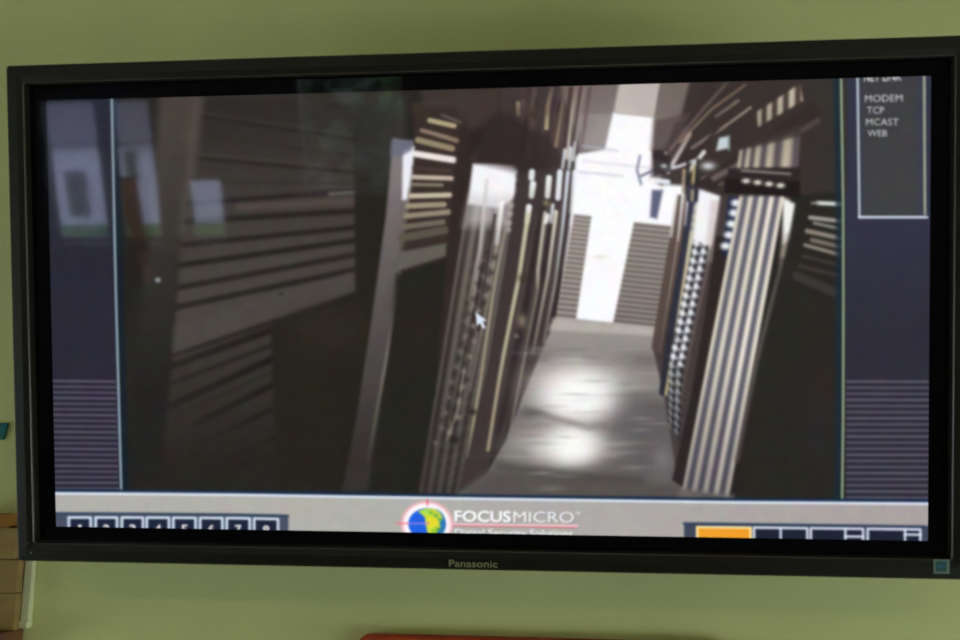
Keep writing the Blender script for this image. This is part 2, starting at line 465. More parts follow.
# edges of the lit panel as measured
P_TOP = np.array([(45, 103.5), (115, 100), (240, 92.5), (360, 87.5), (480, 84), (600, 81.5), (720, 80), (925, 81)], float)
P_BOT = np.array([(60, 526), (150, 529.5), (240, 532.5), (480, 535.5), (720, 538.5), (925, 540)], float)
P_LEF = np.array([(48, 105), (49, 200), (52, 360), (58, 510)], float)
P_RIG = np.array([(928, 85), (929.5, 200), (930, 300), (930, 360), (928.5, 440), (927, 530)], float)
LL = [(112, 60), (112, 101), (114, 200), (116.2, 300), (119, 400), (121.5, 494)]      # line left of the camera picture
RL = [(840.5, 60), (841, 80), (843, 200), (843.3, 300), (843, 420), (842, 502)]       # line right of it
BL = [(30, 492), (58, 493), (240, 496), (480, 499.5), (720, 502.5), (930, 503.3), (950, 503.3)]

# --- background of the window
poly([(30, 60), (950, 60), (950, 560), (30, 560)], (42, 41, 53), soft=.1)
poly([(841, 60), (950, 60), (950, 520), (841, 520)], (50, 52, 70), soft=1, grad=(880, 210, 880, 330, (46, 45, 57)))
poly([(30, 60), (116, 60), (121, 495), (30, 495)], (38, 39, 50), soft=1, grad=(60, 200, 60, 340, (42, 40, 54)))
# --- camera picture
PIC = LL[:1] + LL[1:] + [(480, 499.5), (720, 502.5)] + RL[::-1]
poly(PIC, (38, 36, 32), soft=.5)
poly([(120, 84), (400, 84), (400, 200), (120, 200)], (50, 46, 42), soft=24)
poly([(118, 95), (160, 90), (150, 250), (118, 330)], (34, 31, 28), .8, soft=12)
# left roller door, upper part
quadf([(190, 96), (356, 100), (356, 292), (172, 352)], lambda u, v: mix((44, 41, 39), (74, 68, 63), np.clip(v * 1.3, 0, 1)), .95, 5)
for (p, q, w, c) in (((205, 116), (352, 139), 3, (40, 36, 32)), ((205, 112), (352, 134), 2.5, (58, 52, 44)), ((205, 136), (352, 156), 3, (48, 42, 38)), ((202, 158.7), (352, 172), 3.5, (42, 36, 32)),
                     ((202, 154), (352, 168), 2.5, (64, 58, 50)), ((200, 181), (353, 184), 3, (52, 46, 42)), ((223, 201), (353, 191), 5, (38, 34, 33)), ((225, 219), (356, 211), 6, (36, 32, 27)),
                     ((192, 244), (354, 227.5), 5.5, (36, 32, 28)), ((192, 263.6), (354, 240.6), 6, (34, 31, 26)), ((188, 286), (354, 255), 6, (38, 34, 30)), ((182, 306), (354, 270), 6, (36, 33, 29))):
    k_ = (q[1] - p[1]) / (q[0] - p[0]); p = (168, p[1] + k_ * (168 - p[0]))
    strip([p, q], w, c, .85, 3.2)
strip([(240, 207), (352, 201)], 7, (88, 79, 70), .6, 4)
strip([(330, 194), (353, 192)], 3, (130, 122, 118), .6, 3)
poly([(172, 354), (172, 326), (352, 272), (350, 291)], (76, 70, 65), .85, 3)
blob(281, 293.5, 2.5, 1.5, (40, 38, 36), .8)
# lower part of the door, fading into the dark
poly([(172, 356), (272, 325), (275, 450), (230, 480), (160, 470)], (60, 55, 51), .9, 6, grad=(220, 350, 235, 465, (38, 35, 31)))
for (p, q, w, al) in (((170, 367), (272, 330), 6, .95), ((170, 384), (272, 345), 4, .7), ((170, 406), (272, 359), 6.5, .95), ((196, 424), (272, 385), 6, .9), ((176, 416), (272, 372), 3, .4), ((206, 441), (272, 409), 5, .7), ((230, 457), (276, 438), 4, .6)):
    strip([p, q], w, (39, 36, 32), al, 3.5, (30, 27, 23))
# dark bay behind the second post
poly([(354, 96), (398, 110), (392, 200), (372, 330), (348, 488), (276, 488), (272, 325), (356, 292)], (37, 34, 27), .95, 5)
poly([(352, 100), (410, 90), (404, 140), (396, 175), (356, 178)], (48, 46, 46), .7, 6)
blob(330, 330, 40, 22, (48, 41, 35), .8)
# first post, grey
poly([(160, 92), (204, 92), (198, 160), (183, 230), (174, 330), (160, 480), (124, 480), (138, 330), (151, 230), (156, 160)], (76, 69, 63), .8, 9, grad=(180, 130, 150, 390, (34, 33, 31)))
strip([(196, 100), (190, 170), (182, 230)], 8, (92, 84, 78), .4, 9)
blob(158, 280, 2.6, 2.3, (185, 195, 200), .9)
# second post with a lit edge
poly([(393, 138), (414, 142), (410, 190), (402, 240), (396, 300), (381, 400), (368, 492), (342, 492), (357, 415), (373, 310), (386, 215)], (128, 120, 122), .95, 3, grad=(400, 170, 368, 450, (54, 50, 47)))
strip([(408, 160), (397, 250), (389, 310)], 9, (120, 112, 106), .5, 5, (80, 74, 68))
poly([(403, 150), (415, 146), (411, 200), (402, 200)], (242, 244, 252), .95, 3)
strip([(410, 190), (405, 235), (398, 290), (388, 350), (378, 405), (368, 460)], 3.2, (205, 200, 185), .95, 2, (66, 62, 56))
strip([(397, 290), (404, 286)], 1.4, (125, 120, 105), .8); strip([(392, 322), (400, 318)], 1.4, (125, 120, 105), .8)
poly([(391, 140), (413, 140), (412, 150), (402, 156), (390, 156)], (100, 104, 125), .8, 3)
# second roller door, lit slats
poly([(412, 100), (470, 92), (462, 180), (446, 260), (398, 275), (405, 220), (416, 150)], (58, 47, 42), .95, 5)
for (p, q, w, c) in (((442, 113), (462, 122), 2.5, (104, 88, 86)), ((430, 119), (454, 125), 5.5, (176, 160, 124)), ((422, 130), (458, 141), 4.5, (140, 120, 104)), ((418, 140), (452, 148.5), 6, (148, 136, 106)),
                     ((416, 154), (454, 160), 6.5, (240, 230, 226)), ((414, 168), (450, 171), 4, (72, 58, 54)), ((413, 177), (452, 178.4), 4.5, (196, 180, 166)), ((413, 184.5), (442, 185), 3.2, (136, 125, 110)),
                     ((411, 196), (450, 195), 5, (200, 188, 165)), ((408, 206), (444, 204.5), 5.5, (158, 146, 122)), ((406, 216), (449, 212), 5.5, (150, 138, 116)), ((404, 227), (443, 222), 5.5, (112, 104, 90)), ((402, 238), (445, 230), 8, (90, 83, 71))):
    strip([p, q], w, c, 1, 1.8)
poly([(400, 252), (447, 243), (446, 256), (397, 271)], (100, 95, 88), .95, 2.5)
poly([(396, 275), (447, 258), (440, 400), (424, 492), (372, 492), (388, 370)], (36, 35, 29), .96, 5)
blob(420, 330, 20, 30, (42, 35, 30), .7)
# brown pillar
poly([(466, 92), (530, 84), (520, 160), (474, 165), (468, 250), (440, 400), (424, 490), (418, 490), (436, 390), (447, 250), (456, 160)], (50, 41, 37), .97, 4)
poly([(420, 84), (500, 82), (500, 120), (470, 130), (455, 104), (424, 104)], (68, 57, 53), .8, 8)
# third post: corrugated
poly([(474, 163), (518, 165), (508, 250), (488, 370), (458, 494), (420, 494), (440, 405), (463, 265)], (98, 91, 86), .98, 2, grad=(490, 230, 440, 470, (78, 72, 67)))
def corr(u, v):
    s = .5 + .5 * np.sin(u * 2 * np.pi * 4.2 + 1.1)
    b = .5 + .5 * np.sin(v * 2 * np.pi * 27 + u * 9 + 2 * np.sin(v * 23 + u * 5))
    dk = np.clip(s * .75 + b * .14 * (v > .25) * (u > .3), 0, 1)
    c = mix((60, 53, 50), (140, 132, 124), dk)
    return c * (1.12 - .52 * v)[..., None]
quadf([(473, 165), (518, 166), (459, 494), (419, 494)], corr, .75, 2)
poly([(473, 164), (514, 164), (517, 194), (508, 203), (498, 208), (468, 204)], (250, 250, 254), .97, 3.5)
poly([(470, 196), (512, 196), (508, 226), (464, 226)], (205, 200, 202), .6, 12)
for (p, w, c, c2) in (([(487, 180), (480, 250), (470, 300)], 4, (225, 222, 222), (110, 104, 98)), ([(502, 203), (497, 244)], 4.5, (252, 252, 252), (200, 196, 190)), ([(497, 244), (488, 300), (470, 390)], 2.2, (170, 160, 140), (110, 102, 92)),
                      ([(478, 270), (458, 410), (447, 440)], 2.4, (150, 142, 128), (130, 122, 105)), ([(505, 232), (495, 281), (481, 378), (468, 457)], 2.6, (150, 140, 125), (175, 165, 132)),
                      ([(484, 260), (470, 330), (452, 420)], 3.2, (52, 45, 43), (58, 52, 48)), ([(495, 215), (488, 260), (478, 330)], 3, (58, 50, 52), (55, 48, 46))):
    strip(p, w, c, .9, 1.6, c2)
for i in range(26):
    t = i / 25; x = 497 - 48 * t; y = 250 + 190 * t
    blob(x + RNG.normal() * 2.5, y, 2.6, 2.4, (46, 39, 38) if i % 2 else (150, 140, 128), .75)
    blob(x - 11 + RNG.normal() * 2, y + 3, 2.2, 2.2, (50, 43, 41) if i % 2 == 0 else (135, 126, 116), .6)
blob(455, 440, 5, 4, (38, 33, 30), .9); blob(473, 412, 4, 3, (36, 30, 28), .9)
for y in (172, 180, 190): blob(517, y, 3.4, 3, (244, 246, 250), .9)
for y in (206, 214, 223, 230): blob(514 - (y - 206) * .12, y, 4.2, 2.6, (226, 222, 214), .85)
# overhead beams at the left of the corridor
poly([(500, 82), (596, 80), (584, 160), (577, 200), (555, 320), (520, 400), (486, 474), (458, 494), (488, 370), (508, 250), (518, 166), (470, 160), (500, 110)], (64, 54, 54), .97, 3)
for i in range(26):                                   # streaks on the hanging beams
    x = RNG.uniform(502, 590); y = RNG.uniform(84, 120); L_ = RNG.uniform(18, 55)
    strip([(x, y), (x - L_ * .13, y + L_)], RNG.uniform(1.5, 5), ((44, 33, 33), (88, 70, 64), (52, 40, 40), (110, 92, 82))[i % 4], .5, 3)
for (x0, x1) in ((540, 498), (550, 512), (563, 534), (571, 548)):      # paler faces of the uprights
    strip([(x0, 205), ((x0 + x1) / 2 + 2, 300), (x1, 400)], 3.5, (104, 94, 92), .6, 3, (70, 60, 58))
poly([(462, 140), (500, 108), (548, 138), (574, 168), (520, 172), (478, 162)], (46, 36, 36), .75, 9)
poly([(560, 80), (622, 80), (612, 118), (604, 152), (580, 152)], (112, 100, 96), .95, 4)
poly([(575, 112), (613, 113), (604, 152), (584, 150)], (132, 122, 120), .8, 4)
for (p, w, c, c2) in (([(518, 100), (518.5, 112)], 4, (150, 136, 112), (130, 115, 95)), ([(552, 84), (548, 104), (546.5, 128)], 4, (96, 80, 72), (186, 172, 132)), ([(565, 84), (560, 120), (556, 146)], 3, (100, 84, 76), (150, 132, 104)),
                      ([(577, 82), (572, 110), (567, 158)], 3, (120, 100, 92), (215, 205, 190)), ([(584, 82), (579, 110), (573, 160)], 2.6, (124, 104, 98), (225, 222, 220)), ([(571, 84), (564, 150)], 4, (58, 40, 40), (60, 44, 46)), ([(581, 84), (574, 140)], 3.4, (70, 50, 50), (70, 52, 55)),
                      ([(590, 84), (584, 130), (578, 170)], 3.5, (80, 62, 60), (120, 100, 105))):
    strip(p, w, c, .9, 1.8, c2)
blob(532, 110, 14, 6, (72, 56, 50), .8)
# uprights left of the corridor
for (p, w, w2, c, c2) in (([(532, 172), (531.5, 178)], 6, 6, (235, 240, 245), (235, 240, 245)), ([(533, 184), (531.5, 196)], 6.5, 5.5, (245, 248, 250), (215, 220, 205)), ([(549, 178), (547.5, 196)], 6, 5.5, (250, 250, 252), (225, 225, 225)),
                          ([(560, 172), (558, 198)], 5.5, 5.5, (240, 248, 255), (235, 240, 250)), ([(568, 172), (563, 225), (556, 280), (544, 342)], 3.6, 2.4, (225, 240, 252), (120, 110, 100)), ([(574.5, 172), (571, 212), (562, 270)], 4, 2, (240, 248, 255), (110, 105, 110)),
                          ([(529, 207), (527, 222)], 6, 5, (248, 248, 248), (225, 220, 205)), ([(528, 215), (519, 277), (504, 353), (499, 381), (488, 450)], 4.6, 3.2, (205, 202, 172), (165, 152, 125)), ([(545, 213), (538, 270), (538, 291), (524, 360), (508, 442)], 3.6, 2.6, (205, 198, 180), (110, 102, 92)),
                          ([(556, 212), (548, 275), (533, 353)], 4.2, 2.6, (226, 222, 205), (115, 105, 98)), ([(548, 216), (546, 222)], 5, 4, (240, 240, 240), (240, 240, 240))):
    strip(p, w, c, .93, 1.7, c2, w2)
for (p, w) in (([(541, 205), (527, 300), (506, 400), (492, 462)], 6), ([(552, 215), (543, 275), (528, 350)], 4), ([(569, 215), (556, 300), (549, 330)], 4)):
    strip(p, w, (42, 34, 36), .6, 3)
for (p, w) in (([(577.5, 158), (575, 190), (571.5, 225)], 4), ([(565, 150), (562.5, 168)], 3), ([(571, 148), (569, 168)], 3), ([(553, 205), (551, 222)], 3)):
    strip(p, w, (240, 246, 252), .9, 2, (200, 205, 210))
blob(546, 203, 3, 2.6, (170, 160, 110), .7)
blob(522, 321, 4.2, 6.5, (140, 124, 108), .9); blob(516.5, 336, 2.2, 2, (150, 142, 130), .8); blob(523, 278, 5, 4, (62, 48, 34), .8)
# end wall
poly([(578, 154), (604, 150), (660, 160), (700, 175), (696, 250), (676, 330), (556, 322), (572, 214)], (252, 252, 255), 1, 2.5)
poly([(613, 111), (655, 116), (652, 175), (580, 175), (584, 154), (604, 152)], (252, 251, 253), 1, 3)
poly([(619.5, 78), (661, 78), (655, 117), (613, 112)], (186, 176, 170), 1, 3)
poly([(661, 78), (705, 78), (690, 124), (654, 118)], (114, 102, 97), 1, 3)
poly([(653, 118), (676, 118), (668, 150), (650, 150)], (140, 126, 124), .8, 5)
for (p, c) in (([(583, 146), (618, 151)], (170, 172, 196)), ([(583, 161), (650, 168)], (196, 198, 216)), ([(579, 172), (622, 176)], (172, 178, 204))): strip(p, 2.2, c, .6, 2.5)
blob(612, 150, 46, 60, (255, 254, 255), .22)
blob(600, 257, 7, 2, (232, 226, 212), .9)
def slats(c0, c1, n):
    return lambda u, v: mix(c0, c1, .5 + .5 * np.cos(v * 2 * np.pi * n)) + (v * -14)[..., None]
quadf([(574, 214), (591.5, 216), (576, 319.5), (556, 317.5)], slats((118, 108, 102), (172, 164, 158), 21), .96, 2)
quadf([(634, 222), (682, 227), (660, 328), (613, 323)], slats((108, 100, 95), (158, 150, 144), 20), .97, 2)
poly([(652, 190), (663, 190), (657, 219), (650, 217)], (80, 84, 112), .9, 3)
# floor
FLX = [(556, 317), (655, 327), (668, 396), (676, 440), (692, 496), (455, 496), (486, 474), (506, 440), (522, 398), (542, 350)]
FL = FLX
poly(FL, (152, 147, 142), .98, 2.5, grad=(600, 340, 590, 490, (98, 93, 90)))
poly([(553, 318), (654, 328), (655, 336), (548, 330)], (188, 181, 174), .8, 4)
poly([(455, 497), (486, 472), (540, 470), (700, 488), (700, 506), (455, 506)], (84, 79, 76), .8, 10)
poly([(612, 390), (672, 398), (684, 478), (600, 470)], (92, 89, 90), .8, 16)
blob(640, 360, 26, 12, (116, 110, 106), .7); blob(538, 352, 16, 7, (98, 92, 90), .6)
blob(580, 380, 46, 18, (205, 200, 196), .8, 1.2)
blob(576, 398, 44, 26, (232, 229, 225), .8, 1.5); blob(578, 396, 33, 24, (255, 254, 252), .95, 1.5)
blob(562, 446, 50, 20, (214, 210, 206), .9, 1.5)
blob(573, 445, 25, 20, (255, 254, 252), .95, 1.5)
strip([(526, 408), (556, 419), (588, 427), (606, 425)], 5, (120, 114, 114), .8, 6)
blob(530, 413, 13, 4, (84, 80, 82), .7); blob(520, 455, 12, 10, (120, 114, 110), .6)
strip([(500, 466), (560, 475), (640, 480)], 8, (74, 70, 69), .7, 8)
blob(662, 460, 10, 14, (132, 127, 130), .6); blob(550, 489, 14, 3, (120, 112, 108), .7)
for i in range(70):                                   # scuffs and streaks on the floor
    x = RNG.uniform(515, 665); y = RNG.uniform(340, 485)
    blob(x, y, RNG.uniform(6, 22), RNG.uniform(.8, 2.2), (90, 85, 84) if i % 2 else (205, 200, 195), .22)
# right of the corridor: uprights
poly([(690, 120), (720, 130), (745, 170), (735, 250), (700, 370), (676, 470), (664, 396), (652, 345), (668, 250), (684, 190)], (70, 60, 60), .97, 2.5)
for (p, w, w2, c, c2) in (([(680, 198), (668, 270), (655, 348)], 7, 6, (96, 80, 74), (88, 72, 64)), ([(685, 196), (660, 352)], 2.2, 2, (190, 180, 172), (120, 108, 98)), ([(692, 192), (676, 290), (663, 392)], 7, 8, (50, 54, 72), (42, 42, 52)),
                          ([(687.5, 192), (672, 290), (660, 360)], 3.4, 3, (110, 92, 80), (70, 56, 50)), ([(696, 205), (680, 310), (666, 394)], 4.5, 3, (205, 198, 178), (190, 178, 130))):
    strip(p, w, c, .93, 1.6, c2, w2)
for (p, w, c2) in (([(677, 190), (671, 236)], 3, (190, 184, 180)), ([(683, 192), (678, 240)], 2.6, (180, 172, 165)), ([(688.5, 190), (685, 225)], 2.4, (150, 150, 160))):
    strip(p, w, (246, 246, 250), .9, 2, c2)
poly([(699, 188), (720, 196), (711, 250), (692, 244)], (250, 250, 252), .97, 3)
poly([(711, 200), (720, 200), (712, 262), (703, 262)], (190, 176, 170), .5, 5)
for k in range(5): blob(695 - k * 1.0, 196 + k * 8, 1.6, 2.6, (80, 96, 120), .8)
def dots(u, v):
    s = (np.sin(u * 2 * np.pi * 2.0 - .8) * .9 + np.sin(v * 2 * np.pi * 14 + (u > .55) * 2.6) * .9)
    return mix((58, 54, 62), (232, 236, 238), np.clip(s * .55 + .5, 0, 1))
quadf([(694, 240), (709, 246), (684, 368), (669, 362)], dots, .96, 2)
quadf([(669, 362), (683, 368), (680, 440), (668, 425)], lambda u, v: dots(u, v * .6) * (.78 - .25 * v)[..., None], .85, 3)
strip([(712, 246), (690, 350), (681, 400)], 2.5, (120, 106, 98), .8, 2, (84, 74, 68))
blob(672, 337, 5, 4, (44, 42, 46), .85)
poly([(716, 236), (738, 236), (716, 350), (686, 490), (672, 480), (690, 400), (704, 320)], (44, 37, 36), .97, 2.5)
poly([(728, 196), (742, 196), (736, 256), (722, 256)], (30, 38, 66), .9, 3)
for k, (x, y) in enumerate(((736, 203), (734, 213), (731.5, 224), (729, 235), (725.5, 246))): blob(x, y, 5.2, 3.8, (244, 248, 253), 1, 1.6)
# the big corrugated sheet
def sheet(u, v):
    ph = u * 4.35 + .36
    s = .5 - .5 * np.cos(ph * 2 * np.pi)
    s = s ** 1.2
    c = mix((94, 93, 106), (224, 216, 198), s)
    c = c + (np.clip((u - .3) * 2, 0, 1) * np.clip(1 - abs(u - .72) * 3, 0, 1) * 26 * s)[..., None]
    k = np.clip((v - .55) / .45, 0, 1)
    return c * (1 - .34 * k)[..., None] + k[..., None] * np.array((8, 6, 10))
quadf([(740, 192), (785, 194), (729, 498), (682, 490)], sheet, 1, 2)
strip([(787, 200), (781, 270), (757, 360), (737, 460)], 5, (150, 138, 128), .7, 4, (84, 76, 74))
poly([(783, 198), (795, 204), (790, 240), (783, 244)], (250, 250, 250), .95, 3.5)
strip([(788, 236), (784, 255)], 6, (180, 172, 150), .7, 4)
poly([(680, 488), (735, 495), (735, 506), (676, 504)], (112, 104, 104), .7, 5)
# dark right-hand side
poly([(797, 84), (845, 80), (846, 504), (734, 504), (748, 420), (764, 340), (786, 250), (797, 200)], (40, 38, 33), .97, 4)
blob(818, 420, 18, 40, (42, 39, 42), .7); blob(825, 385, 10, 16, (48, 38, 30), .6)
# overhead clutter at the right
poly([(690, 78), (846, 78), (846, 190), (796, 196), (724, 196), (690, 186), (660, 184), (664, 150), (680, 120)], (58, 49, 46), .96, 4)
poly([(806, 78), (846, 78), (846, 190), (806, 190)], (52, 49, 47), .7, 10)
poly([(655, 120), (690, 112), (684, 150), (662, 186), (650, 180)], (84, 70, 70), .7, 4)
for (p, w, c, c2) in (([(745, 84), (712, 108), (680, 142)], 2.4, (120, 100, 88), (140, 122, 108)), ([(726, 82), (700, 112), (670, 150)], 3, (96, 82, 78), (120, 100, 98)), ([(750, 107), (722, 128), (692, 148)], 3.4, (160, 150, 134), (120, 108, 100)), ([(738, 100), (716, 116)], 3, (130, 118, 104), (110, 98, 92)),
                      ([(756, 100), (720, 126), (690, 160)], 3, (60, 48, 44), (52, 42, 40)), ([(712, 90), (686, 124)], 5, (60, 46, 44), (64, 50, 48)), ([(690, 134), (676, 158), (668, 172)], 4, (160, 146, 134), (236, 236, 240)), ([(696, 160), (680, 166), (664, 170)], 3, (200, 200, 205), (245, 246, 250)),
                      ([(704, 152), (688, 172)], 4, (236, 238, 240), (210, 205, 180)), ([(724, 172), (704, 180)], 7, (232, 236, 244), (190, 180, 180)), ([(720, 182), (700, 187)], 6, (170, 156, 150), (200, 190, 190)), ([(694, 168), (692, 200)], 3, (190, 176, 120), (170, 158, 120)), ([(684, 170), (683, 192)], 3, (180, 160, 120), (160, 150, 140)),
                      ([(698, 160), (696, 200)], 3.5, (44, 44, 40), (40, 44, 60)), ([(688, 162), (688, 200)], 3.5, (48, 44, 40), (44, 48, 60)), ([(716, 186), (690, 188)], 4, (44, 40, 46), (60, 62, 80)), ([(668, 182), (652, 180)], 5, (238, 242, 250), (250, 250, 252)), ([(640, 156), (637, 170), (641, 184)], 2.4, (130, 130, 160), (120, 126, 156)), ([(641, 176), (654, 170)], 2.4, (110, 110, 130), (90, 90, 110))):
    strip(p, w, c, .92, 1.7, c2)
poly([(652, 150), (668, 150), (672, 172), (654, 176)], (46, 38, 40), .8, 3)
blob(664, 166, 3, 2, (225, 228, 235), .9); blob(666, 153, 2, 2, (170, 165, 165), .8)
quadf([(756, 112), (800, 84), (803, 101), (758, 127)], lambda u, v: mix((76, 64, 60), (206, 194, 174), np.clip(.5 + .62 * np.sin(u * 2 * np.pi * 4.0 + v * 1.6 - .6), 0, 1)) * (.8 + .2 * u)[..., None], .97, 2)
poly([(690, 186), (760, 140), (812, 102), (822, 114), (760, 156), (712, 190)], (52, 43, 40), .97, 3)
strip([(714, 178), (768, 149), (818, 121)], 5.5, (122, 108, 100), .85, 3, (78, 68, 62))
poly([(719, 138), (729, 136), (729, 148), (716, 151)], (206, 216, 222), .95, 2.5)
strip([(729, 136), (729, 150)], 2.4, (120, 150, 140), .7, 2)
blob(708, 166, 7, 4, (226, 230, 238), .9)
quadf([(739, 150), (801, 130), (798, 169), (736, 171)], lambda u, v: mix((98, 88, 94), (198, 186, 166), np.clip(.5 + .62 * np.sin(u * 2 * np.pi * 4.9 - .3), 0, 1)) * (.86 + .14 * v)[..., None], .97, 2)
poly([(739, 150), (752, 140), (801, 124), (801, 136), (760, 146)], (62, 52, 48), .8, 3)
poly([(728, 168), (800, 167), (800, 180), (728, 178)], (44, 37, 38), .92, 2.5)
strip([(742, 170.5), (790, 174)], 2.4, (160, 150, 145), .8, 2)
poly([(726, 178), (800, 181), (800, 197), (724, 193)], (32, 26, 26), .97, 2)
for (x, y) in ((746, 181), (757.5, 182.5), (769, 184), (780.5, 185.5)): blob(x, y, 4.4, 2.6, (238, 232, 222), .95, 1.4)
# louvres at the far right
for (p, q, w, c) in (((818, 203), (839, 204), 4, (235, 238, 240)), ((812, 203), (818, 203), 2.4, (150, 146, 140)), ((810, 217.5), (839, 221), 4, (176, 170, 160)), ((814, 223), (839, 228.5), 3, (150, 144, 138)), ((807, 231), (839, 238), 4.5, (150, 142, 132)), ((812, 240), (839, 246.5), 4.5, (124, 116, 108)),
                     ((805, 245), (839, 254.5), 3.5, (150, 142, 132)), ((803, 256), (839, 265), 3, (66, 60, 56)), ((800, 266), (839, 276), 4, (62, 57, 53)), ((797, 276), (834, 292), 9, (60, 56, 53))):
    strip([p, q], w, c, .9, 2)
# lines around the picture
strip([(p[0] + 4.5, p[1]) for p in LL], 6, (18, 32, 46), .8, 4)
strip([(p[0] - 4.5, p[1]) for p in RL], 6, (24, 42, 58), .8, 4)
strip(LL, 2.2, (150, 172, 190), 1, 1.4)
strip(RL, 2.2, (150, 172, 140), 1, 1.4)
# mouse pointer
poly([(475.5, 312), (486.5, 320.5), (482.6, 321.6), (485.6, 327.5), (483, 329), (480, 323.2), (477.2, 326)], (218, 232, 246), 1, 1.3)
# hatched lower parts of the side panels
for i in range(20):
    y = 381 + i * 5.64
    strip([(30, y - .3), (115.2 + i * .15, y + .5)], 1.7, (104, 97, 116), .85 if i % 3 else 1, 2)
    y = 381.5 + i * 6.1
    strip([(846.5, y), (950, y + .2)], 1.7, (108, 102, 122), .85 if i % 3 else 1, 2)
# info box
IB = [(857.3, 60), (921.3, 60), (924.6, 217), (859.2, 217)]
poly(IB, (63, 63, 66), 1, 1)
strip([(858, 60), (861, 217)], 5, (44, 62, 92), .5, 4); strip([(917, 60), (921, 217)], 5, (52, 58, 92), .5, 4)
strip([(857.2, 60), (859.3, 217)], 2.2, (196, 204, 210), 1, 1.4)
strip([(921, 60), (924.6, 214)], 2.2, (176, 180, 156), 1, 1.4)
strip([(859, 217.2), (926.5, 217.2)], 2.4, (214, 220, 236), 1, 1.4)
text('NET LINK', 864, 75.8, 900, 84.2, (236, 238, 242), 1, .01)
text('MODEM', 865, 96.6, 901, 103.3, (226, 226, 232), .95, .0)
text('TCP', 867, 107.6, 883.5, 114.3, (226, 226, 232), .95, .0)
text('MCAST', 866, 118.6, 897.5, 125.3, (226, 224, 228), .95, .0)
text('WEB', 867.5, 129.6, 886.5, 136.3, (226, 226, 232), .95, .0)
# caption bar
poly(BL + [(950, 560), (30, 560)], (177, 176, 170), 1, .6, grad=(400, 520, 900, 520, (170, 162, 161)))
strip([(p[0], p[1] - 2.6) for p in BL], 3.4, (20, 42, 72), .95, 1.6)
strip(BL, 2.6, (222, 232, 246), 1, 1.4)
poly([(30, 511.5), (288.5, 517), (288.5, 560), (30, 560)], (74, 82, 100), 1, 1.4)
strip([(58, 513), (288, 518)], 2.4, (50, 66, 88), .9, 2)
BTN = [(69.5, 92.5), (95.6, 118), (121.2, 144), (146, 170), (172.6, 196.6), (199.4, 223.4), (226, 250.7), (253.4, 279)]
for i, (x0, x1) in enumerate(BTN):
    yt = 517.2 + (x0 - 69.5) * .0205
    poly([(x0 - 1.5, yt - 1.5), (x1 + 1.5, yt - 1), (x1 + 1.5, 560), (x0 - 1.5, 560)], (92, 112, 140), .55, 2)
    strip([(x0 + 1, 560), (x0 + 1, yt), (x1 - 1, yt + .45), (x1 - 1, 560)], 2.4, (220, 232, 246), 1, 1.3)
    poly([(x0 + 2.4, yt + 1.6), (x1 - 2.4, yt + 2), (x1 - 2.4, 560), (x0 + 2.4, 560)], (30, 38, 60), 1, 1.2)
    text(str(i + 1), (x0 + x1) / 2 - (1.6 if i == 0 else 3.4), yt + 7.0, (x0 + x1) / 2 + (1.6 if i == 0 else 3.4), yt + 17.0, (235, 230, 226), 1, .03)
poly([(684, 523.6), (930, 525.2), (930, 560), (684, 560)], (62, 72, 90), 1, 1.4)
strip([(684, 524.4), (924, 526)], 2.2, (44, 62, 92), .9, 2)
BT2 = [(696.2, 751.6), (753, 808.2), (809.8, 864), (866.6, 920.6)]
for i, (x0, x1) in enumerate(BT2):
    yt = 528 + (x0 - 696) * .0035
    fill = (240, 160, 44) if i == 0 else (30, 36, 54)
    poly([(x0, yt), (x1, yt), (x1, 560), (x0, 560)], fill, 1, 1)
    strip([(x0 + 1, 560), (x0 + 1, yt), (x1 - 1, yt + .3), (x1 - 1, 560)], 2.3, (255, 236, 170) if i == 0 else (222, 230, 246), 1, 1.3)
strip([(780.6, 528.5), (780.6, 560)], 2.2, (222, 230, 246), 1, 1.3)
strip([(845.3, 528.5), (845.3, 560)], 2.2, (222, 230, 246), 1, 1.3); strip([(845, 536.4), (863, 536.4)], 2.2, (222, 230, 246), 1, 1.3)
strip([(904.5, 528.5), (904.5, 560)], 2.2, (222, 230, 246), 1, 1.3); strip([(904, 534), (920, 534)], 2.2, (222, 230, 246), 1, 1.3)
# emblem: a globe in a white and pink ring
disc(427, 526, 26, 24, (248, 196, 205), .9, 2.4)
for k in range(15):
    an = math.pi * (1 + k / 14)
    blob(427 + 25 * math.cos(an), 526 + 23 * math.sin(an), 2.2, 1.8, (240, 140, 156), .3)
disc(427, 526, 23.4, 21.5, (255, 246, 250), 1, 1.6)
disc(427.2, 525.8, 18.8, 16.3, (34, 98, 226), 1, 1.2)
disc(436, 526, 9.6, 15, (44, 130, 170), .8, 2)
poly([(418, 513), (425, 510), (434, 510), (440, 514), (443, 520), (439.5, 524), (440.5, 529), (437, 534), (436, 545), (429, 545), (427, 532), (425.5, 525), (425, 519), (421, 515)], (206, 222, 60), 1, 1.6)
poly([(428, 519), (438, 520), (437, 527), (430, 530)], (240, 222, 44), .8, 2.5)
for (x, y, c) in ((431, 514, (70, 170, 70)), (436, 517, (60, 150, 80)), (440, 521, (40, 160, 90)), (426, 513, (120, 220, 120)), (438, 531, (60, 150, 50)), (434, 533, (90, 190, 40)), (428, 525, (250, 160, 90)), (423, 513.5, (150, 225, 90))): blob(x, y, 2.2, 1.7, c, .85)
strip([(397, 525.4), (409, 525.4)], 1.6, (240, 110, 130), .9, 1.4); strip([(409, 525.4), (428, 525.4)], 1.3, (190, 140, 240), .9, 1.3)
strip([(427.5, 500.5), (427.5, 506)], 1.8, (240, 100, 120), .9, 1.4)
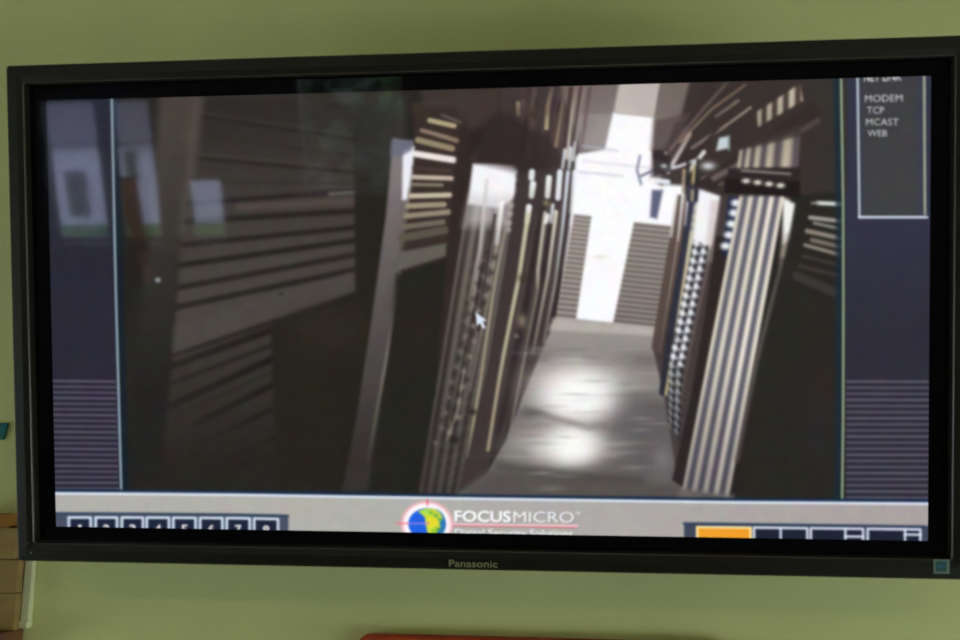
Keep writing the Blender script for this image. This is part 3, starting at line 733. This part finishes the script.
# name beside the emblem
for (dx, dy, c, al) in ((.9, 1.0, (110, 106, 116), .55), (0, 0, (252, 253, 255), 1)):
    text('FOCUS', 454.5 + dx, 511.6 + dy, 511 + dx, 523.2 + dy, c, al, .028, slope=.006)
    text('MICRO', 513.5 + dx, 512.0 + dy, 574 + dx, 523.8 + dy, c, al * .95, 0.0, slope=.006)
text('TM', 575.3, 513, 580, 515.2, (245, 246, 248), .95, .02)
strip([(451, 526.2), (577, 527.6)], 2.6, (250, 206, 212), .95, 1.5)
strip([(453, 527.6), (577, 529)], 1.2, (206, 84, 100), .8, 1.3)
for (dx, dy, c, al) in ((.7, .8, (120, 116, 124), .5), (0, 0, (250, 251, 254), 1)):
    text('Digital Security Solutions', 455 + dx, 530.4 + dy, 573 + dx, 538 + dy, c, al, .012, slope=.006)
# grain and softness of a photographed display
def gauss(a_, s):
    r = int(3 * s) + 1; k = np.exp(-np.arange(-r, r + 1) ** 2 / (2 * s * s)); k /= k.sum()
    for ax in (0, 1):
        p = np.pad(a_, [(r, r) if i == ax else (0, 0) for i in range(a_.ndim)], mode='edge'); o_ = np.zeros_like(a_)
        for i, kk in enumerate(k): o_ += kk * np.take(p, range(i, i + a_.shape[ax]), axis=ax)
        a_ = o_
    return a_
pic_mask = np.zeros(rid.shape, np.float32)
_sl, _X, _Y = win(OX, OY, OX + CW, OY + CH)
pic_mask[_sl] = inside([(p[0] + 5, p[1]) for p in LL] + [(480, 496), (720, 498)] + [(p[0] - 5, p[1]) for p in RL[::-1]], _X, _Y)
pic_mask[(slice(int((308 - OY) * SS), int((333 - OY) * SS)), slice(int((472 - OX) * SS), int((491 - OX) * SS)))] = 0
pic_mask = gauss(pic_mask, 2)[..., None]
cv = gauss(cv, 1.5) * (1 - pic_mask) + gauss(cv, 1.9) * pic_mask
g = gauss(RNG.normal(size=cv.shape).astype(np.float32), 1.6) * 4.2
g2 = np.kron(RNG.normal(size=(CH * SS // 16 + 1, CW * SS // 16 + 1, 3)), np.ones((16, 16, 1)))[:CH * SS, :CW * SS].astype(np.float32)
g2 = gauss(g2, 6) * 2.0
cv = np.clip(cv + (g * 1.6 + g2) * (.6 + cv.mean(2, keepdims=True) / 400), 0, 255)

# which piece of the picture every sample belongs to
PIECES = ['side_panel', 'side_panel', 'camera_picture', 'info_box', 'caption_bar', 'emblem', 'mouse_pointer'] + ['button'] * 12
rid[:] = 0
shape_id([(600, 50), (960, 50), (960, 565), (600, 565)], 1)
shape_id([(p[0] - 3.5, p[1]) for p in LL] + [(480, 499.5), (720, 502.5)] + [(p[0] + 3.5, p[1]) for p in RL[::-1]], 2)
shape_id([(856.3, 50), (922, 50), (925.6, 218.4), (858.2, 218.4)], 3)
shape_id([(475, 311), (487.5, 320.5), (483.5, 322), (486.5, 328), (483, 330), (480, 324), (476.6, 327)], 6)
shape_id([(p[0], p[1] - 1.4) for p in BL] + [(960, 565), (20, 565)], 4)
shape_id([(427 + 26 * math.cos(i / 16 * math.pi), 526 + 24.5 * math.sin(i / 16 * math.pi)) for i in range(32)], 5)
for i, (x0, x1) in enumerate(BTN): shape_id([(x0 - .5, 516 + (x0 - 69.5) * .0205), (x1 + .5, 516.5 + (x0 - 69.5) * .0205), (x1 + .5, 570), (x0 - .5, 570)], 7 + i)
for i, (x0, x1) in enumerate(BT2): shape_id([(x0 - .5, 526.8), (x1 + .5, 526.8), (x1 + .5, 570), (x0 - .5, 570)], 15 + i)

# ---------------------------------------------------------------- the television
AW, AH = 460 * S, 232 * S                       # half size of the lit panel
IX0, IX1, IYT, IYB = -AW - 24.5 * S, AW + 22.1 * S, AH + 18.7 * S, -AH - 17.9 * S      # glass opening of the frame
OX0, OX1, OYT, OYB = -AW - 45.4 * S, AW + 43.5 * S, AH + 39.1 * S, -AH - 39.2 * S      # outside of the frame
CL = inv_cam = TV.inverted() @ Vector(CAMP)
def toward(x, y, z): return x + (CL.x - x) * z / CL.z, y + (CL.y - y) * z / CL.z      # same sight line, at height z above the panel
OX0, OYB = toward(OX0, OYB, .010); OX1, OYT = toward(OX1, OYT, .010)
IX0, IYB = toward(IX0, IYB, .0095); IX1, IYT = toward(IX1, IYT, .0095)
base = TV @ Matrix.Translation((0, OYB, -.04))
tv = bpy.data.objects.new('television', None); C.objects.link(tv); tv.matrix_world = base
tag(tv, 'large black flat-panel television on the olive wall showing a security camera picture', 'television')
def tvpart(o, parent=None):
    o.parent = parent or tv
    if parent is None: o.location = (0, -OYB, .04)
    return o
# frame: a moulded ring, profile from the outside back over the front to the glass
def ring(name, prof, m):
    """prof: list of (t, z): t = 0 at the outer edge, 1 at the glass opening"""
    bm = bmesh.new(); loops = []
    for (t, z, r) in prof:
        x0 = OX0 + (IX0 - OX0) * t; x1 = OX1 + (IX1 - OX1) * t; y0 = OYB + (IYB - OYB) * t; y1 = OYT + (IYT - OYT) * t
        L = []
        for (cx, cy, a0) in ((x1 - r, y1 - r, 0), (x0 + r, y1 - r, 90), (x0 + r, y0 + r, 180), (x1 - r, y0 + r, 270)):
            for k in range(5):
                an = math.radians(a0 + k * 22.5)
                L.append(bm.verts.new((cx + r * math.cos(an), cy + r * math.sin(an), z)))
        loops.append(L)
    for A, B in zip(loops, loops[1:]):
        n = len(A)
        for i in range(n): bm.faces.new((A[i], A[(i + 1) % n], B[(i + 1) % n], B[i]))
    return tvpart(bm_obj(name, bm, m))
ring('bezel', [(0.12, -.060, .003), (0.0, -.052, .003), (0.0, .0085, .003), (.05, .0112, .003), (.14, .0128, .003), (.62, .0135, .004), (.93, .0120, .003), (.97, .0110, .003), (1.0, .0085, .002), (1.0, -.004, .002)], M_plastic)
ring('bezel_lip', [(.935, .0122, .003), (.94, .0127, .003), (.985, .0118, .003), (.99, .0105, .003)], M_lip)
bm = bmesh.new(); add_box(bm, (OX0 + .012, OYB + .012, -.082), (OX1 - .012, OYT - .012, -.0525), .006)
add_box(bm, (-.36, -.19, -.097), (.36, .19, -.0815), .005)
tvpart(bm_obj('back_cover', bm, M_back))
# wall bracket behind it
inv = TV.inverted()
def w2t(p): return inv @ Vector(p)
for sx in (-.2, .2):
    bm = bmesh.new(); add_box(bm, (sx - .02, -.17, -.115), (sx + .02, .17, -.0965), .002)
    tvpart(bm_obj('tilt_bracket', bm, M_back))
pl = []
for (x, y, z) in ((-.3, 0, 1.66), (.3, 0, 1.66), (.3, 0, 1.84), (-.3, 0, 1.84)): pl.append(w2t((x, y, z)))
o = tvpart(prism('wall_plate', pl, (inv.to_3x3() @ Vector((0, -.012, 0))), M_back))
for sx in (-.2, .2):
    a_ = w2t((sx, -.006, 1.80)); b_ = Vector((sx, .10, -.105))
    bm = bmesh.new(); dv = (b_ - a_)
    bmesh.ops.create_cone(bm, cap_ends=True, segments=12, radius1=.014, radius2=.014, depth=dv.length,
                          matrix=Matrix.Translation((a_ + b_) / 2) @ dv.to_track_quat('Z', 'Y').to_matrix().to_4x4())
    tvpart(bm_obj('strut', bm, M_back))
# display glass with the picture on it
screen = tvpart(box('screen', (IX0 - .002, IYB - .002, -.006), (IX1 + .002, IYT + .002, 0.0), M_glass))
NX, NY = 1240, 624
us = np.linspace(-AW, AW, NX + 1); vs = np.linspace(AH, -AH, NY + 1)
PX_, PY_ = np.meshgrid(us, vs)
pts = np.stack([PX_, PY_, np.zeros_like(PX_)], -1) @ R_FIT.T + T_FIT
ix = 480 + F_PX * pts[..., 0] / -pts[..., 2]; iy = 320 - F_PX * pts[..., 1] / -pts[..., 2]
def it(tab, q): return np.interp(q, tab[:, 0], tab[:, 1])
def itv(tab, q): return np.interp(q, tab[:, 1], tab[:, 0])
# the lens bowed the straight edges of the panel: bring the picture's rim onto the panel's rim
sx_ = ix.copy(); sy_ = iy.copy()
dt = it(P_TOP, ix) - iy[0][None, :]; db = it(P_BOT, ix) - iy[-1][None, :]
sy_ += dt * np.clip(1 - (iy - iy[0][None, :]) / 45, 0, 1) + db * np.clip(1 - (iy[-1][None, :] - iy) / 60, 0, 1)
dl = itv(P_LEF, iy) - ix[:, :1]; dr = itv(P_RIG, iy) - ix[:, -1:]
sx_ += dl * np.clip(1 - (ix - ix[:, :1]) / 60, 0, 1) + dr * np.clip(1 - (ix[:, -1:] - ix) / 60, 0, 1)
fx = np.clip((sx_ - OX) * SS - .5, 0, CW * SS - 2); fy = np.clip((sy_ - OY) * SS - .5, 0, CH * SS - 2)
i0 = fx.astype(int); j0 = fy.astype(int); a_ = (fx - i0)[..., None]; b_ = (fy - j0)[..., None]
col = (cv[j0, i0] * (1 - a_) + cv[j0, i0 + 1] * a_) * (1 - b_) + (cv[j0 + 1, i0] * (1 - a_) + cv[j0 + 1, i0 + 1] * a_) * b_
colour = np.ones((NY + 1, NX + 1, 4), np.float32); colour[..., :3] = lin(col)
vid = rid[j0, i0]
cell = vid[:-1, :-1]
idx = np.arange((NX + 1) * (NY + 1)).reshape(NY + 1, NX + 1)
quads = np.stack([idx[:-1, :-1], idx[1:, :-1], idx[1:, 1:], idx[:-1, 1:]], -1)
M_disp = bpy.data.materials.new('lit_display'); M_disp.use_nodes = True
nt = M_disp.node_tree; b = nt.nodes['Principled BSDF']
b.inputs['Base Color'].default_value = (.0015, .0015, .002, 1); b.inputs['Roughness'].default_value = .04
at = nt.nodes.new('ShaderNodeVertexColor'); at.layer_name = 'picture'
nt.links.new(at.outputs['Color'], b.inputs['Emission Color']); b.inputs['Emission Strength'].default_value = 1.0
flatP = np.stack([PX_, PY_, np.full_like(PX_, .0004)], -1).reshape(-1, 3).astype(np.float32)
flatC = colour.reshape(-1, 4)
for k, nm in enumerate(PIECES):
    q = quads[cell == k]
    if len(q) == 0: continue
    uq, inv_ = np.unique(q.ravel(), return_inverse=True)
    me = bpy.data.meshes.new(nm)
    me.vertices.add(len(uq)); me.vertices.foreach_set('co', flatP[uq].ravel())
    me.loops.add(len(q) * 4); me.loops.foreach_set('vertex_index', inv_.astype(np.int32).ravel())
    me.polygons.add(len(q)); me.polygons.foreach_set('loop_start', (np.arange(len(q)) * 4).astype(np.int32))
    me.update(calc_edges=True)
    ca = me.color_attributes.new('picture', 'FLOAT_COLOR', 'POINT'); ca.data.foreach_set('color', flatC[uq].ravel())
    o = link(nm, me, M_disp, screen)
    if nm == 'emblem': o['label'] = 'globe emblem in a white and pink ring'
    if nm == 'mouse_pointer': o['label'] = 'white arrow pointer'
    if k == 15: o['label'] = 'orange button'

# maker's name, indicator lamps, sticker
def on_tv(px, py, z=0.0):                           # photo pixel -> point on the front of the set
    d = inv.to_3x3() @ Vector(ray(px, py)); o_ = inv @ Vector(CAMP)
    t = (z - o_.z) / d.z
    return o_ + d * t
me = text_mesh('Panasonic', .006, .02)
co = np.array([v.co for v in me.vertices]); lo = co.min(0); hi = co.max(0)
ZF = .0134
p0 = on_tv(449, 566.6, ZF); p1 = on_tv(497.5, 560.2, ZF); wd = p1.x - p0.x; hg = (p1.y - p0.y)
for v in me.vertices:
    v.co = (p0.x + (v.co.x - lo[0]) / (hi[0] - lo[0]) * wd, p0.y + v.co.y / .729 * hg, ZF - .0002 + (v.co.z - lo[2]) / (hi[2] - lo[2]) * .0006)
o = tvpart(link('maker_lettering', me, M_gold)); o['label'] = 'pale gold maker lettering on the lower frame'
p0 = on_tv(933.5, 573.5, ZF); p1 = on_tv(949.5, 559.5, ZF)
st_ = tvpart(box('sticker', (p0.x, p0.y, ZF - .001), (p1.x, p1.y, ZF + .0005), mat('sticker_rim', (.14, .20, .14), .5, .4, noise=.05)))
st_['label'] = 'small square teal sticker on the frame corner'
w_, h_ = p1.x - p0.x, p1.y - p0.y
box('printed_square', (p0.x + w_ * .14, p0.y + h_ * .16, ZF + .0004), (p1.x - w_ * .2, p1.y - h_ * .14, ZF + .0008), mat('sticker_teal', (.014, .085, .075), .5, .4, noise=.1), st_)
box('printed_band', (p0.x + w_ * .24, p0.y + h_ * .42, ZF + .0007), (p1.x - w_ * .32, p1.y - h_ * .36, ZF + .0010), mat('sticker_blue', (.02, .13, .20), .5, .4, noise=.1), st_)
def lamp(px, py, m, r):
    p = on_tv(px, py, ZF - .001); bm = bmesh.new()
    bmesh.ops.create_uvsphere(bm, u_segments=12, v_segments=8, radius=r, matrix=Matrix.Translation(p) @ Matrix.Diagonal((1, 1, .6, 1)))
    return tvpart(bm_obj('indicator_lamp', bm, m, smooth=True))
M_led = bpy.data.materials.new('green_lamp'); M_led.use_nodes = True
b = M_led.node_tree.nodes['Principled BSDF']; b.inputs['Base Color'].default_value = (.05, .09, .04, 1)
b.inputs['Emission Color'].default_value = (.35, .5, .25, 1); b.inputs['Emission Strength'].default_value = .5
lamp(31.5, 552.5, M_led, .0017); lamp(28.5, 543.3, mat('grey_sensor', (.08, .075, .075), .3, .5, noise=.05), .0016)
p = on_tv(47, 553.3, ZF)
o = tvpart(box('printed_line', (p.x - .008, p.y - .0004, ZF - .0005), (p.x + .008, p.y + .0004, ZF + .0002), mat('grey_print', (.03, .028, .028), .5, .4, noise=.05)))

# ---------------------------------------------------------------- things on and by the wall
# cream cable trunking from behind the set
q0 = on_y(29.3, 575, -.008); q1 = on_y(24.8, 628, -.008)
cx = (q0[0] + q1[0]) / 2
tr = bpy.data.objects.new('cable_trunking', None); C.objects.link(tr); tr.location = (cx, 0, q1[2])
tag(tr, 'narrow cream cable trunking running down the wall from behind the television', 'cable trunking')
bm = bmesh.new(); add_box(bm, (-.0055, -.012, .004), (.0055, -.0005, .26), .0015); bm_obj('channel', bm, M_trunk, tr)
bm = bmesh.new(); add_box(bm, (-.0065, -.0135, 0), (.0065, -.0005, .010), .002); bm_obj('end_cap', bm, M_trunk, tr)
# teal card
cp = [on_y(x, y, -.0005) for (x, y) in ((-40, 423), (9.3, 423), (4.6, 439.6), (-40, 439.6))]
tag(prism('teal_card', [tuple(p) for p in cp], (0, -.003, 0), M_teal), 'teal card with a slanted end stuck to the wall left of the television', 'card')
# orange-red board at the bottom edge
A = on_y(357, 634, -.016); B = on_y(742, 639.5, -.016)
bx0, bx1, bz = A[0], B[0], (A[2] + on_y(560, 635.2, -.016)[2]) / 2 - .0028
bm = bmesh.new(); L = []; r = .016; zb = bz - .34
for (x, z, a0) in ((bx1 - r, bz - r, 0), (bx0 + r, bz - r, 90), (bx0 + r, zb + r, 180), (bx1 - r, zb + r, 270)):
    for k in range(7):
        an = math.radians(a0 + k * 15); L.append(bm.verts.new((x + r * math.cos(an), -.001, z + r * math.sin(an))))
fc = bm.faces.new(L); rr = bmesh.ops.extrude_face_region(bm, geom=[fc])
bmesh.ops.translate(bm, verts=[v for v in rr['geom'] if isinstance(v, bmesh.types.BMVert)], vec=(0, -.016, 0))
bmesh.ops.bevel(bm, geom=[e for e in bm.edges if all(abs(v.co.y + .017) < 1e-4 for v in e.verts)], offset=.002, segments=2, affect='EDGES')
tag(bm_obj('wall_board', bm, M_orange), 'orange-red board with rounded corners on the wall under the television', 'board')
# brown boxes on a cabinet at the lower left
YB = -.024                                           # front faces of the boxes
def zpix(px, py): return on_y(px, py, YB)[2]
def xpix(px, py): return on_y(px, py, YB)[0]
ztop = zpix(8, 630.5)
shelf = bpy.data.objects.new('wall_shelf', None); C.objects.link(shelf)
cw1 = xpix(14, 632); cw0 = cw1 - .80
shelf.location = ((cw0 + cw1) / 2, 0, ztop - .022)
tag(shelf, 'narrow red-brown wooden shelf on the wall under the cardboard boxes', 'shelf')
hw = (cw1 - cw0) / 2
box('board', (-hw, -.045, 0), (hw, -.001, .022), M_wood, shelf, .002)
for bxp in (-.3, .3):
    box('bracket', (bxp - .01, -.035, -.05), (bxp + .01, -.001, -.0005), M_wood, shelf, .002)
def carton(y_top, y_bot, xr, m, label, dep=.022, flap=None, name='cardboard_box', zb=None):
    z0 = zpix(8, y_bot) if zb is None else zb; z1 = zpix(8, y_top)
    x1 = xpix(xr, (y_top + y_bot) / 2); x0 = x1 - .30
    e = bpy.data.objects.new(name, None); C.objects.link(e); e.location = ((x0 + x1) / 2, YB + dep / 2, z0)
    tag(e, label, 'box', 'cardboard boxes stacked on the shelf')
    hw = (x1 - x0) / 2; h = z1 - z0
    xe = hw if flap is None else hw - flap
    box('body', (-hw, -dep / 2, 0), (xe, dep / 2, h - .0012), m, e, .0015)
    box('lid', (-hw - .0008, -dep / 2 - .0008, h - .007), (xe + .0006, dep / 2, h - .0004), m, e, .0008)
    if flap: box('end_flap', (xe + .0008, -dep / 2 + .003, .0), (hw, dep / 2, h - .002), M_card3, e, .002)
    return z1
z = carton(593.3, 630.5, 15, M_card, 'flat brown cardboard box resting on the shelf, lowest of the stack', flap=None, zb=ztop)
z = carton(559.5, 593.3, 17.5, M_card, 'flat brown cardboard box in the middle of the stack', zb=z)
z = carton(527.5, 559.5, 16.5, M_card, 'flat brown cardboard box under the small orange-brown box', zb=z)
z = carton(513.5, 527.5, 10, M_card2, 'small orange-brown box on top of the cardboard stack', zb=z, dep=.020)
